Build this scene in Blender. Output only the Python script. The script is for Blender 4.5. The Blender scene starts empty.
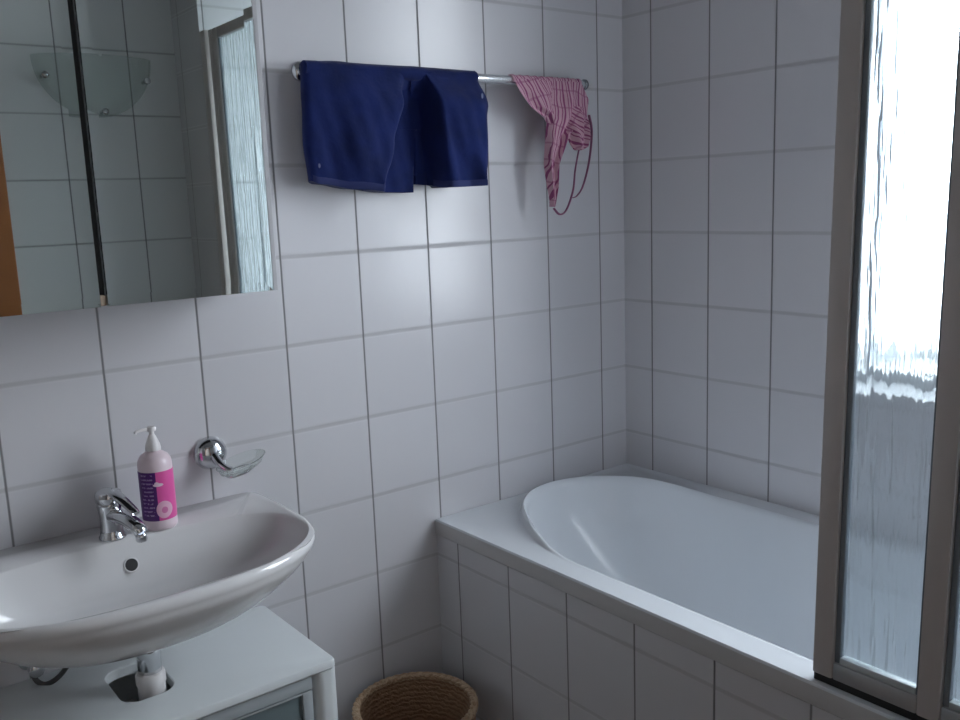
import bpy, bmesh, math, random
from mathutils import Vector, Matrix
random.seed(4)
S = bpy.context.scene
COL = S.collection
PI = math.pi

# ------------------------------------------------------------ helpers
def link(name, me, mat=None, parent=None, smooth=None):
    o = bpy.data.objects.new(name, me)
    COL.objects.link(o)
    if mat is not None and not me.materials:
        me.materials.append(mat)
    if smooth is not None:
        for p in me.polygons:
            p.use_smooth = True
        try:
            me.set_sharp_from_angle(angle=math.radians(smooth))
        except Exception:
            pass
    if parent is not None:
        o.parent = parent
        o.matrix_parent_inverse = Matrix.Translation(parent.location).inverted()
    return o

def obj(name, bm, mat=None, parent=None, smooth=None):
    bmesh.ops.recalc_face_normals(bm, faces=bm.faces[:])
    me = bpy.data.meshes.new(name)
    bm.to_mesh(me); bm.free()
    return link(name, me, mat, parent, smooth)

def thing(name, label, cat, loc, group=None):
    o = bpy.data.objects.new(name, None)
    COL.objects.link(o)
    o.location = loc
    o.empty_display_size = .05
    o['label'] = label; o['category'] = cat
    if group: o['group'] = group
    return o

def tag(o, label, cat, group=None):
    o['label'] = label; o['category'] = cat
    if group: o['group'] = group
    return o

def struct(name, bm, mat, parent=None, smooth=None):
    o = obj(name, bm, mat, parent, smooth)
    if parent is None:
        o['kind'] = 'structure'
    return o

def box(bm, x0, x1, y0, y1, z0, z1, bev=0, mi=0, seg=2):
    r = bmesh.ops.create_cube(bm, size=1)
    vs = r['verts']
    for v in vs:
        v.co = Vector(((x0+x1)/2+v.co.x*abs(x1-x0), (y0+y1)/2+v.co.y*abs(y1-y0), (z0+z1)/2+v.co.z*abs(z1-z0)))
    fs = set(f for v in vs for f in v.link_faces)
    for f in fs: f.material_index = mi
    if bev:
        es = set(e for v in vs for e in v.link_edges)
        bmesh.ops.bevel(bm, geom=list(es), offset=bev, segments=seg, profile=.5, affect='EDGES')
    return bm

def bx(*a, **k):
    return box(bmesh.new(), *a, **k)

def loft(bm, rings, cap0=True, cap1=True, closed=True, mi=0):
    R = [[bm.verts.new(p) for p in r] for r in rings]
    n = len(R[0])
    for a, b in zip(R, R[1:]):
        for i in range(n if closed else n-1):
            j = (i+1) % n
            f = bm.faces.new((a[i], a[j], b[j], b[i])); f.material_index = mi
    if cap0: bm.faces.new(R[0]).material_index = mi
    if cap1: bm.faces.new(R[-1][::-1]).material_index = mi
    return bm

def lathe(prof, c=(0, 0, 0), n=48, axis='z', bm=None, cap0=True, cap1=True, mi=0):
    """prof: list of (radius, height along axis)"""
    bm = bm or bmesh.new()
    rings = []
    for r, h in prof:
        ring = []
        for i in range(n):
            a = 2*PI*i/n
            u, v = max(r, 1e-5)*math.cos(a), max(r, 1e-5)*math.sin(a)
            if axis == 'z': p = (c[0]+u, c[1]+v, c[2]+h)
            elif axis == 'y': p = (c[0]+u, c[1]+h, c[2]+v)
            else: p = (c[0]+h, c[1]+u, c[2]+v)
            ring.append(p)
        rings.append(ring)
    return loft(bm, rings, cap0, cap1, mi=mi)

def catmull(pts, per=8):
    P = [Vector(p) for p in pts]
    P = [P[0]*2-P[1]] + P + [P[-1]*2-P[-2]]
    out = []
    for i in range(1, len(P)-2):
        for k in range(per):
            t = k/per
            a, b, c, d = P[i-1], P[i], P[i+1], P[i+2]
            out.append(.5*((2*b)+(c-a)*t+(2*a-5*b+4*c-d)*t*t+(3*b-a-3*c+d)*t**3))
    out.append(P[-2])
    return out

def tube(pts, rad, n=12, bm=None, flat=1.0, per=8, smooth=True, up=None):
    bm = bm or bmesh.new()
    P = catmull(pts, per) if smooth else [Vector(p) for p in pts]
    rings = []
    ref = Vector(up) if up else Vector((0, 0, 1))
    prev = None
    for i, p in enumerate(P):
        t = (P[min(i+1, len(P)-1)]-P[max(i-1, 0)]).normalized()
        if prev is None:
            a = t.cross(ref)
            if a.length < .1: a = t.cross(Vector((1, 0, 0)))
            a.normalize()
        else:
            a = (prev - t*prev.dot(t)).normalized()
        prev = a
        b = t.cross(a)
        r = rad(i/(len(P)-1)) if callable(rad) else rad
        rings.append([p + a*r*math.cos(2*PI*k/n) + b*r*flat*math.sin(2*PI*k/n) for k in range(n)])
    return loft(bm, rings)

def lerp_keys(keys, t):
    if t <= keys[0][0]: return keys[0][1]
    for (a, va), (b, vb) in zip(keys, keys[1:]):
        if t <= b:
            k = (t-a)/(b-a); k = k*k*(3-2*k)
            return va+(vb-va)*k
    return keys[-1][1]

def sm(a, b, x):
    t = max(0, min(1, (x-a)/(b-a))); return t*t*(3-2*t)

# ------------------------------------------------------------ materials
def new_mat(name):
    m = bpy.data.materials.new(name); m.use_nodes = True
    nt = m.node_tree
    return m, nt, nt.nodes['Principled BSDF']

def mat(name, col, rough=.5, metal=0, spec=.5, noise=0, nscale=20, bump=0, bscale=200, sheen=0, coat=0, ior=None):
    m, nt, b = new_mat(name)
    b.inputs['Base Color'].default_value = (*col, 1)
    b.inputs['Roughness'].default_value = rough
    b.inputs['Metallic'].default_value = metal
    b.inputs['Specular IOR Level'].default_value = spec
    if sheen: b.inputs['Sheen Weight'].default_value = sheen
    if coat:
        b.inputs['Coat Weight'].default_value = coat; b.inputs['Coat Roughness'].default_value = .08
    tc = nt.nodes.new('ShaderNodeTexCoord')
    nz = nt.nodes.new('ShaderNodeTexNoise'); nz.inputs['Scale'].default_value = nscale
    nz.inputs['Detail'].default_value = 4
    nt.links.new(tc.outputs['Object'], nz.inputs['Vector'])
    mx = nt.nodes.new('ShaderNodeMixRGB'); mx.blend_type = 'MULTIPLY'
    mx.inputs['Fac'].default_value = max(noise, .02)
    mx.inputs['Color1'].default_value = (*col, 1)
    nt.links.new(nz.outputs['Fac'], mx.inputs['Color2'])
    nt.links.new(mx.outputs['Color'], b.inputs['Base Color'])
    if bump:
        n2 = nt.nodes.new('ShaderNodeTexNoise'); n2.inputs['Scale'].default_value = bscale
        nt.links.new(tc.outputs['Object'], n2.inputs['Vector'])
        bp = nt.nodes.new('ShaderNodeBump'); bp.inputs['Strength'].default_value = bump
        bp.inputs['Distance'].default_value = .002
        nt.links.new(n2.outputs['Fac'], bp.inputs['Height'])
        nt.links.new(bp.outputs['Normal'], b.inputs['Normal'])
    return m

def tile_mat(name, axis, w, h, ou, oz, col=(.66, .655, .68), gv=(.22, .215, .22), gh=(.52, .515, .53), rough=.24, gw=.0023, ghw=.0048, axis2='Z'):
    """glazed ceramic tiles; axis is the horizontal direction of the wall"""
    m, nt, b = new_mat(name)
    N, Lk = nt.nodes, nt.links
    tc = N.new('ShaderNodeTexCoord'); sp = N.new('ShaderNodeSeparateXYZ')
    Lk.new(tc.outputs['Object'], sp.inputs[0])
    def M(op, a, c=None, clamp=False):
        n = N.new('ShaderNodeMath'); n.operation = op; n.use_clamp = clamp
        for i, v in enumerate((a, c)):
            if v is None: continue
            if isinstance(v, (int, float)): n.inputs[i].default_value = v
            else: Lk.new(v, n.inputs[i])
        return n.outputs[0]
    def edge(src, off, size, half):
        u = M('DIVIDE', M('SUBTRACT', src, off), size)
        fr = M('FRACT', u)
        d = M('MULTIPLY', M('MINIMUM', fr, M('SUBTRACT', 1, fr)), size)   # metres to nearest joint
        mask = M('SUBTRACT', 1, M('DIVIDE', M('SUBTRACT', d, half*.5), half), clamp=True)
        return M('FLOOR', u), d, mask
    iu, du, mu = edge(sp.outputs[axis], ou, w, gw)
    iz, dz, mz = edge(sp.outputs[axis2], oz, h, ghw)
    cmb = N.new('ShaderNodeCombineXYZ'); Lk.new(iu, cmb.inputs[0]); Lk.new(iz, cmb.inputs[1])
    wn = N.new('ShaderNodeTexWhiteNoise'); wn.noise_dimensions = '2D'; Lk.new(cmb.outputs[0], wn.inputs[0])
    var = N.new('ShaderNodeMapRange'); Lk.new(wn.outputs['Value'], var.inputs[0])
    var.inputs[3].default_value = .965; var.inputs[4].default_value = 1.0
    c0 = N.new('ShaderNodeMixRGB'); c0.blend_type = 'MULTIPLY'; c0.inputs[0].default_value = 1
    c0.inputs[1].default_value = (*col, 1); Lk.new(var.outputs[0], c0.inputs[2])
    c1 = N.new('ShaderNodeMixRGB'); Lk.new(mz, c1.inputs[0]); Lk.new(c0.outputs[0], c1.inputs[1]); c1.inputs[2].default_value = (*gh, 1)
    c2 = N.new('ShaderNodeMixRGB'); Lk.new(mu, c2.inputs[0]); Lk.new(c1.outputs[0], c2.inputs[1]); c2.inputs[2].default_value = (*gv, 1)
    Lk.new(c2.outputs[0], b.inputs['Base Color'])
    mm = M('MAXIMUM', mu, mz)
    rg = N.new('ShaderNodeMapRange'); Lk.new(mm, rg.inputs[0]); rg.inputs[3].default_value = rough; rg.inputs[4].default_value = .9
    Lk.new(rg.outputs[0], b.inputs['Roughness'])
    nz = N.new('ShaderNodeTexNoise'); nz.inputs['Scale'].default_value = 9; Lk.new(tc.outputs['Object'], nz.inputs['Vector'])
    hgt = M('SUBTRACT', M('MULTIPLY', nz.outputs['Fac'], .5), M('MULTIPLY', mm, 1.0))
    bp = N.new('ShaderNodeBump'); bp.inputs['Strength'].default_value = .35; bp.inputs['Distance'].default_value = .0015
    Lk.new(hgt, bp.inputs['Height']); Lk.new(bp.outputs[0], b.inputs['Normal'])
    return m

Z0 = 1.72
T_A = tile_mat('tile_sink_wall', 'X', .2, .2, -.1013, Z0)
T_B = tile_mat('tile_window_wall', 'Y', .2, .2, -.1064, Z0)
T_P = tile_mat('tile_bath_front', 'Y', .2, .2, -.092, Z0)
T_O = tile_mat('tile_door_wall', 'X', .243, .222, -1.131, 1.771, col=(.74, .73, .73), gh=(.45, .45, .45), ghw=.0032)
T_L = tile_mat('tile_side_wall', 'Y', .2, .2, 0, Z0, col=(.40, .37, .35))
T_F = tile_mat('tile_floor', 'X', .2, .2, 0, 0, col=(.17, .12, .09), gv=(.1, .09, .08), gh=(.1, .09, .08), axis2='Y')
PLASTER = mat('white_plaster', (.50, .50, .51), .9, bump=.1, bscale=80)
CERAMIC = mat('white_ceramic', (.74, .735, .74), .12, coat=.3)
ACRYL = mat('white_acrylic', (.73, .765, .80), .19)
REVEAL = mat('dimmed_reveal', (.33, .36, .41), .8)  # plaster reveal darkened and blued in its colour to tame the skylight on it
CHROME = mat('chrome', (.62, .63, .65), .09, metal=1)
ALU = mat('champagne_aluminium', (.60, .56, .545), .45, metal=.2, bump=.05, bscale=300)
ALU_L = mat('silver_aluminium', (.55, .56, .58), .32, metal=.6)
BLACK = mat('shade_black', (.02, .02, .022), .6)  # flat black that stands in for shade in narrow gaps and holes
WHITE_P = mat('white_lacquer', (.72, .76, .77), .35)
GREY_P = mat('grey_lacquer', (.40, .44, .46), .3)
FROST = mat('grey_frosted_panel', (.17, .22, .235), .28)
PLASTIC = mat('white_pipe_plastic', (.78, .76, .76), .35)
WOOD = mat('orange_stained_wood', (.50, .17, .045), .42, noise=.35, nscale=6)
HALL = mat('hall_paint', (.30, .27, .24), .85)

def mirror_mat():
    m, nt, b = new_mat('mirror_glass')
    b.inputs['Base Color'].default_value = (.80, .88, .85, 1)
    b.inputs['Metallic'].default_value = 1
    b.inputs['Roughness'].default_value = .012
    tc = nt.nodes.new('ShaderNodeTexCoord'); nz = nt.nodes.new('ShaderNodeTexNoise'); nz.inputs['Scale'].default_value = 1.5
    nt.links.new(tc.outputs['Object'], nz.inputs['Vector'])
    bp = nt.nodes.new('ShaderNodeBump'); bp.inputs['Strength'].default_value = .02; bp.inputs['Distance'].default_value = .002
    nt.links.new(nz.outputs['Fac'], bp.inputs['Height']); nt.links.new(bp.outputs[0], b.inputs['Normal'])
    return m
MIRROR = mirror_mat()

def glass_mix(name, col, rough, trans, tcol=(1, 1, 1), bump=None, ior=1.45):
    m = bpy.data.materials.new(name); m.use_nodes = True
    nt = m.node_tree; nt.nodes.clear(); N, Lk = nt.nodes, nt.links
    out = N.new('ShaderNodeOutputMaterial'); mx = N.new('ShaderNodeMixShader'); mx.inputs[0].default_value = trans
    g = N.new('ShaderNodeBsdfGlass'); g.inputs['Color'].default_value = (*col, 1); g.inputs['Roughness'].default_value = rough; g.inputs['IOR'].default_value = ior
    t = N.new('ShaderNodeBsdfTransparent'); t.inputs[0].default_value = (*tcol, 1)
    Lk.new(g.outputs[0], mx.inputs[1]); Lk.new(t.outputs[0], mx.inputs[2]); Lk.new(mx.outputs[0], out.inputs[0])
    tc = N.new('ShaderNodeTexCoord')
    mp = N.new('ShaderNodeMapping'); Lk.new(tc.outputs['Object'], mp.inputs[0])
    nz = N.new('ShaderNodeTexNoise'); Lk.new(mp.outputs[0], nz.inputs['Vector'])
    bp = N.new('ShaderNodeBump'); Lk.new(nz.outputs['Fac'], bp.inputs['Height'])
    if bump:
        mp.inputs['Scale'].default_value = bump[0]; nz.inputs['Scale'].default_value = 1; nz.inputs['Detail'].default_value = 2.0
        bp.inputs['Strength'].default_value = bump[1]; bp.inputs['Distance'].default_value = bump[2]
    else:
        bp.inputs['Strength'].default_value = .01; bp.inputs['Distance'].default_value = .001
    Lk.new(bp.outputs[0], g.inputs['Normal'])
    return m
RAIN = glass_mix('rain_textured_glass', (.95, .98, .99), .05, .28, (.86, .90, .92), ((1, 48, 5), 1.0, .0072))
CLEARG = glass_mix('clear_glass', (.97, .99, .98), .0, .35, (.95, .97, .96))
WINDOWG = glass_mix('window_glass', (1, 1, 1), .0, .9, (.97, .98, .98))

def navy_mat():
    m, nt, b = new_mat('navy_cotton')
    N, Lk = nt.nodes, nt.links
    tc = N.new('ShaderNodeTexCoord')
    nz = N.new('ShaderNodeTexNoise'); nz.inputs['Scale'].default_value = 14; nz.inputs['Detail'].default_value = 5
    Lk.new(tc.outputs['Object'], nz.inputs['Vector'])
    cr = N.new('ShaderNodeValToRGB'); cr.color_ramp.elements[0].color = (.007, .014, .073, 1); cr.color_ramp.elements[1].color = (.011, .022, .118, 1)
    cr.color_ramp.elements[0].position = .3; cr.color_ramp.elements[1].position = .7
    Lk.new(nz.outputs['Fac'], cr.inputs[0]); Lk.new(cr.outputs[0], b.inputs['Base Color'])
    b.inputs['Roughness'].default_value = .85; b.inputs['Specular IOR Level'].default_value = .15
    b.inputs['Sheen Weight'].default_value = .1
    n2 = N.new('ShaderNodeTexNoise'); n2.inputs['Scale'].default_value = 55; Lk.new(tc.outputs['Object'], n2.inputs['Vector'])
    bp = N.new('ShaderNodeBump'); bp.inputs['Strength'].default_value = .35; bp.inputs['Distance'].default_value = .004
    Lk.new(n2.outputs['Fac'], bp.inputs['Height']); Lk.new(bp.outputs[0], b.inputs['Normal'])
    return m
NAVY = navy_mat()

def plaid_mat(name='pink_plaid', ang=.35):
    m, nt, b = new_mat(name)
    N, Lk = nt.nodes, nt.links
    tc = N.new('ShaderNodeTexCoord'); mp = N.new('ShaderNodeMapping'); mp.inputs['Rotation'].default_value = (0, ang, 0)
    Lk.new(tc.outputs['Object'], mp.inputs[0])
    nz = N.new('ShaderNodeTexNoise'); nz.inputs['Scale'].default_value = 12; Lk.new(mp.outputs[0], nz.inputs['Vector'])
    add = N.new('ShaderNodeVectorMath'); add.operation = 'MULTIPLY_ADD'; Lk.new(nz.outputs['Color'], add.inputs[0])
    add.inputs[1].default_value = (.03, 0, .03); Lk.new(mp.outputs[0], add.inputs[2])
    sp = N.new('ShaderNodeSeparateXYZ'); Lk.new(add.outputs[0], sp.inputs[0])
    def M(op, a, c=None, clamp=False):
        n = N.new('ShaderNodeMath'); n.operation = op; n.use_clamp = clamp
        for i, v in enumerate((a, c)):
            if v is None: continue
            if isinstance(v, (int, float)): n.inputs[i].default_value = v
            else: Lk.new(v, n.inputs[i])
        return n.outputs[0]
    def lines(src, size, wd):
        fr = M('FRACT', M('DIVIDE', src, size))
        return M('LESS_THAN', fr, wd)
    v = M('MAXIMUM', lines(sp.outputs['X'], .020, .22), lines(M('ADD', sp.outputs['X'], .007), .020, .12))
    hz = lines(sp.outputs['Z'], .048, .10)
    msk = M('MAXIMUM', v, M('MULTIPLY', hz, .45))
    c = N.new('ShaderNodeMixRGB'); Lk.new(msk, c.inputs[0]); c.inputs[1].default_value = (.55, .33, .40, 1); c.inputs[2].default_value = (.27, .07, .17, 1)
    Lk.new(c.outputs[0], b.inputs['Base Color']); b.inputs['Roughness'].default_value = .85
    b.inputs['Specular IOR Level'].default_value = .2
    return m
PLAID = plaid_mat()
PINKSTR = mat('maroon_cord', (.33, .12, .22), .8, noise=.3, nscale=90)

# ------------------------------------------------------------ the room
H = 2.5
YT = -1.70          # foot end of the bath
YD = -1.95          # inner face of the wall with the door
def wall(name, m, *a):
    return struct(name, bx(*a), m)
wall('wall_sink', T_A, -2.62, .30, 0, .12, 0, H)
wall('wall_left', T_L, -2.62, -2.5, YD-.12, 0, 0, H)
# window wall with a deep opening
WY0, WY1, WZ0, WZ1 = -1.64, -.77, 1.0, 2.36
bm = bmesh.new()
for a in ((0, .30, YD-.12, 0, 0, WZ0), (0, .30, YD-.12, 0, WZ1, H), (0, .30, YD-.12, WY0, WZ0, WZ1), (0, .30, WY1, 0, WZ0, WZ1)):
    box(bm, *a)
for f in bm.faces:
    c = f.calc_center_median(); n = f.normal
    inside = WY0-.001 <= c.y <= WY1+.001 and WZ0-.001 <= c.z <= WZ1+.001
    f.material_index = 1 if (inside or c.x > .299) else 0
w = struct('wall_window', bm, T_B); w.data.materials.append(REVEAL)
# wall with the doorway
DX0, DX1, DZ = -2.28, -1.413, 2.05
bm = bmesh.new()
for a in ((-2.5, DX0, YD-.12, YD, 0, H), (DX0, DX1, YD-.12, YD, DZ, H), (DX1, 0, YD-.12, YD, 0, H)):
    box(bm, *a)
struct('wall_door', bm, T_O)
struct('ceiling', bx(-2.62, .30, YD-.12, .12, H, H+.1), PLASTER)
struct('floor', bx(-2.62, .30, YD-.12, .12, -.1, 0), T_F)
struct('wall_bath_front', bx(-.717, -.66, YT, 0, 0, .573), T_P)
bm = bx(-.717, 0, YD, YT, 0, H)
bm.normal_update()
for f in bm.faces: f.material_index = 1 if abs(f.normal.y) > .5 else 0
w = struct('wall_bath_end', bm, T_P); w.data.materials.append(T_A)
# door frame, orange wood
bm = bmesh.new()
box(bm, DX1, DX1+.08, YD, YD+.016, 0, DZ+.08, .003)
box(bm, DX0-.08, DX0, YD, YD+.016, 0, DZ+.08, .003)
box(bm, DX0, DX1, YD, YD+.016, DZ, DZ+.08, .003)
box(bm, DX1-.02, DX1, YD-.12, YD, 0, DZ, .002)
box(bm, DX0, DX0+.02, YD-.12, YD, 0, DZ, .002)
box(bm, DX0+.02, DX1-.02, YD-.12, YD, DZ-.02, DZ, .002)
struct('door_1', bm, WOOD)
# hallway behind the doorway
bm = bmesh.new()
box(bm, -3.2, -.6, -3.3, -3.2, 0, H)
box(bm, -3.3, -3.2, -3.3, YD-.12, 0, H)
box(bm, -.6, -.5, -3.3, YD-.12, 0, H)
struct('wall_hall', bm, HALL)
struct('floor_hall', bx(-3.2, -.6, -3.2, YD-.12, -.1, 0), T_F)
struct('ceiling_hall', bx(-3.2, -.6, -3.2, YD-.12, H, H+.1), PLASTER)

# window: frame, sash, pane, sill
wroot = struct('window_1', (lambda b: (box(b, .18, .23, WY0, WY0+.045, WZ0, WZ1, .004), box(b, .18, .23, WY1-.045, WY1, WZ0, WZ1, .004),
               box(b, .18, .23, WY0+.045, WY1-.045, WZ0, WZ0+.035, .004), box(b, .18, .23, WY0+.045, WY1-.045, WZ1-.045, WZ1, .004), b)[-1])(bmesh.new()), WHITE_P)
obj('pane', bx(.202, .208, WY0+.045, WY1-.045, WZ0+.035, WZ1-.045), WINDOWG, wroot)
obj('handle', tube([(.18, WY0+.022, 1.5), (.155, WY0+.022, 1.5), (.145, WY0+.024, 1.49), (.143, WY0+.03, 1.40)], .007), ALU_L, wroot, 60)
obj('sill', bx(-.004, .18, WY0+.001, WY1-.001, WZ0, WZ0+.012, .003), WHITE_P, wroot)

# ------------------------------------------------------------ outside the window
def facade_mat():
    m, nt, b = new_mat('red_brick')
    N, Lk = nt.nodes, nt.links
    tc = N.new('ShaderNodeTexCoord'); br = N.new('ShaderNodeTexBrick'); br.inputs['Scale'].default_value = 4
    br.inputs['Color1'].default_value = (.050, .026, .027, 1); br.inputs['Color2'].default_value = (.038, .020, .021, 1); br.inputs['Mortar'].default_value = (.05, .045, .045, 1)
    Lk.new(tc.outputs['Object'], br.inputs['Vector']); Lk.new(br.outputs[0], b.inputs['Base Color']); b.inputs['Roughness'].default_value = .9
    return m
BRICK = facade_mat()
ROOF = mat('red_roof_tiles', (.046, .026, .028), .85, noise=.4, nscale=3)
LEAF = mat('grey_green_leaves', (.025, .030, .033), .9, noise=.5, nscale=2)
GRASS = mat('lawn', (.04, .05, .03), .95, noise=.4, nscale=1)
struct('ground', bx(.6, 60, -40, 40, -6.2, -6), GRASS)
def house(x, y, w_, d_, ztop, label):
    t = thing('brick_house', label, 'house', (x, y, -6), 'houses outside the window')
    obj('walls', bx(x, x+d_, y-w_/2, y+w_/2, -6, ztop-1.4), BRICK, t)
    bm = bmesh.new()
    e = .4
    P = [(x-e, y-w_/2-e, ztop-1.5), (x+d_+e, y-w_/2-e, ztop-1.5), (x+d_+e, y+w_/2+e, ztop-1.5), (x-e, y+w_/2+e, ztop-1.5),
         (x+d_/2, y-w_/2-e, ztop), (x+d_/2, y+w_/2+e, ztop)]
    v = [bm.verts.new(p) for p in P]
    for f in ((0, 1, 2, 3), (0, 4, 5, 3), (1, 2, 5, 4), (0, 1, 4), (2, 3, 5)): bm.faces.new([v[i] for i in f])
    obj('roof', bm, ROOF, t)
    for k in (-1, 1):
        obj('window', bx(x-.05, x+.02, y+k*w_/4-.5, y+k*w_/4+.5, ztop-3.2, ztop-2.0), WHITE_P, t)
    obj('chimney', bx(x+d_*.4, x+d_*.4+.5, y+.6, y+1.2, ztop-.8, ztop+.4), BRICK, t)
house(10, 3.8, 5, 5, -.62, 'reddish house seen blurred through the rippled shower glass and window')
def tree(x, y, r, zc, label, seed):
    t = thing('leafy_tree', label, 'tree', (x, y, -6), 'trees outside the window')
    bm = bmesh.new(); bmesh.ops.create_icosphere(bm, subdivisions=4, radius=r)
    rnd = random.Random(seed)
    L = [(Vector((rnd.uniform(-1, 1), rnd.uniform(-1, 1), rnd.uniform(-1, 1))).normalized(), rnd.uniform(.1, .3)) for _ in range(26)]
    for v in bm.verts:
        n = v.co.normalized(); k = 1 + sum(a*max(0, n.dot(d)-.86)*5 for d, a in L) + rnd.uniform(-.04, .04)
        v.co = n*r*k + Vector((x, y, zc))
    obj('crown', bm, LEAF, t, 60)
    obj('trunk', tube([(x, y, -6), (x+.1, y, zc-r*.5)], lambda q: .25-.1*q), WOOD, t, 60)
tree(8.0, -0.9, 1.6, -2.0, 'grey green leafy tree to the right of the brick house', 1)
tree(9.5, 9.2, 1.7, -1.8, 'grey green leafy tree to the left of the brick house', 2)

# ------------------------------------------------------------ bathtub
N = 144
def tub_curve(inset, nexp, yh, yf, z, ya=-.48):
    """closed outline of the opening, head end at +y"""
    pts = []
    hx = .303-inset
    q = N//4
    xc = -.363
    def se(c, n): return math.copysign(abs(c)**(2/n), c)
    nh = 44
    for i in range(nh+1):                       # head arc from +x to -x
        a = PI*i/nh
        pts.append((xc+hx*se(math.cos(a), nexp), ya+(yh-ya)*se(math.sin(a), nexp), z))
    ns = (N-2*(nh+1))//2
    for i in range(1, ns+1):
        t = i/(ns+1); pts.append((xc-hx, ya+(-1.35-ya)*t, z))
    for i in range(nh+1):
        a = PI+PI*i/nh
        pts.append((xc+hx*se(math.cos(a), max(nexp, 2.4)), -1.35+(-1.35-yf)*se(math.sin(a), max(nexp, 2.4)), z))
    for i in range(1, ns+1):
        t = i/(ns+1); pts.append((xc+hx, -1.35+(ya+1.35)*t, z))
    return pts
base = tub_curve(0, 2.0, -.04, -1.61, 0)
OX0, OX1, OY0, OY1 = -.722, -.001, YT+.001, -.001
def outer_pts(z, ins=0):
    cx, cy = -.36, -.8
    out = []
    for x, y, _ in base:
        dx, dy = x-cx, y-cy
        k = min([((OX1-ins-cx)/dx if dx > 0 else (OX0+ins-cx)/dx) if abs(dx) > 1e-6 else 9,
                 ((OY1-ins-cy)/dy if dy > 0 else (OY0+ins-cy)/dy) if abs(dy) > 1e-6 else 9])
        out.append([cx+dx*k, cy+dy*k, z])
    for X, Y in ((OX0+ins, OY0+ins), (OX0+ins, OY1-ins), (OX1-ins, OY0+ins), (OX1-ins, OY1-ins)):
        j = min(range(len(out)), key=lambda i: (out[i][0]-X)**2+(out[i][1]-Y)**2)
        out[j] = [X, Y, z]
    return out
def lip(p, z, amt=.030):
    k = sm(-.44, -.16, p[1])
    d = Vector((p[0]+.363, p[1]+.48)).normalized()*.011*k if k else Vector((0, 0))
    return (p[0]-d.x, p[1]-d.y, z+amt*k)
rings = [outer_pts(.577), outer_pts(.612), outer_pts(.6165, .003), outer_pts(.617, .008)]
rings.append([lip(p, .617, 0) for p in tub_curve(-.004, 2.0, -.026, -1.624, 0)])
rings.append([lip(p, .6175, .004) for p in tub_curve(0, 2.0, -.030, -1.620, 0)])
rings.append([lip(p, .618, .018) for p in tub_curve(.003, 2.0, -.033, -1.616, 0)])
rings.append([lip(p, .618, .027) for p in tub_curve(.006, 2.0, -.036, -1.614, 0)])
rings.append([lip(p, .617, .030) for p in tub_curve(.010, 2.0, -.041, -1.610, 0)])
rings.append([lip(p, .613, .029) for p in tub_curve(.014, 2.0, -.047, -1.606, 0)])
rings.append([lip(p, .603, .024) for p in tub_curve(.018, 2.02, -.054, -1.600, 0)])
for ins, n_, yh, yf, z in ((.027, 2.05, -.080, -1.59, .56), (.036, 2.1, -.115, -1.58, .51), (.046, 2.2, -.165, -1.57, .45), (.056, 2.3, -.225, -1.56, .39),
                           (.068, 2.4, -.30, -1.54, .33), (.082, 2.45, -.375, -1.52, .28), (.10, 2.45, -.44, -1.49, .24), (.125, 2.4, -.50, -1.45, .208), (.155, 2.3, -.55, -1.41, .188), (.19, 2.2, -.60, -1.38, .176), (.23, 2.1, -.66, -1.365, .171), (.27, 2.1, -.72, -1.36, .170)):
    rings.append(tub_curve(ins, n_, yh, yf, z, ya=yh-.44+ins))
bm = bmesh.new(); loft(bm, rings, cap0=False, cap1=True)
tub = thing('bathtub', 'white built-in bathtub with a rounded raised head end behind tiled front', 'bathtub', (-.36, -.85, .2))
for f in bm.faces:
    zz = [v.co.z for v in f.verts]
    if max(zz) < .6125 and min(zz) > .57: f.material_index = 1
ts = obj('tub_shell', bm, ACRYL, tub, 50)
ts.data.materials.append(mat('grey_edge_trim', (.52, .51, .51), .35))
obj('drain', lathe([(.001, .002), (.03, .002), (.032, 0), (.0321, -.002)], (-.36, -1.30, .1725), 32), CHROME, tub, 50)
obj('overflow_cap', lathe([(.001, .012), (.03, .012), (.034, .006), (.034, 0)], (-.36, -1.588, .50), 32, 'y'), CHROME, tub, 50)

# ------------------------------------------------------------ shower screen (folding, on the tub edge)
SX0, SX1 = -.712, -.684
sc = thing('shower_screen', 'framed folding shower screen of rippled glass on bathtub edge', 'shower screen', (-.70, -1.4, .617))
zt, zb = 2.03, .630
panels = [(-1.300, -1.088), (-1.588, -1.3005)]
n_before = set(COL.objects)
obj('rail_gap_shade', bx(SX0+.004, SX1-.004, -1.69, -1.09, .6172, .632), BLACK, sc)  # black strip drawn in as the shadow line beneath the rail
for k, (a, b) in enumerate(panels):
    st = .036
    if k == 0: obj('stile', bx(SX0, SX1, b-st, b, zb, zt, .004), ALU, sc, 40)
    else: b += st
    obj('stile', bx(SX0, SX1, a, a+st, zb, zt, .004), ALU, sc, 40)
    bm = bmesh.new()
    box(bm, SX0+.002, SX1-.002, a+st, b-st, zb, zb+.030, .003)
    obj('bottom_rail', bm, ALU_L, sc, 40)
    obj('top_rail', bx(SX0+.002, SX1-.002, a+st, b-st, zt-.034, zt, .003), ALU, sc, 40)
    obj('glass_pane', bx(-.7015, -.6965, a+st-.003, b-st+(.003 if k == 0 else -.001), zb+.026, zt-.030), RAIN, sc)
    bm = bmesh.new()
    box(bm, -.706, -.692, b-st-.010, b-st, zb+.03, zt-.034, .002)
    box(bm, -.706, -.692, a+st, a+st+.004, zb+.03, zt-.034, .001)
    obj('glazing_bead', bm, mat('grey_gasket', (.20, .23, .26), .4) if k == 0 else bpy.data.materials['grey_gasket'], sc, 40)
    box_ = bx(-.708, -.690, a+st+.004, b-st-.010, zb+.030, zb+.042, .002)
    obj('drip_strip', box_, bpy.data.materials.get('clear_strip') or mat('clear_strip', (.55, .60, .62), .2), sc, 40)
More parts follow.
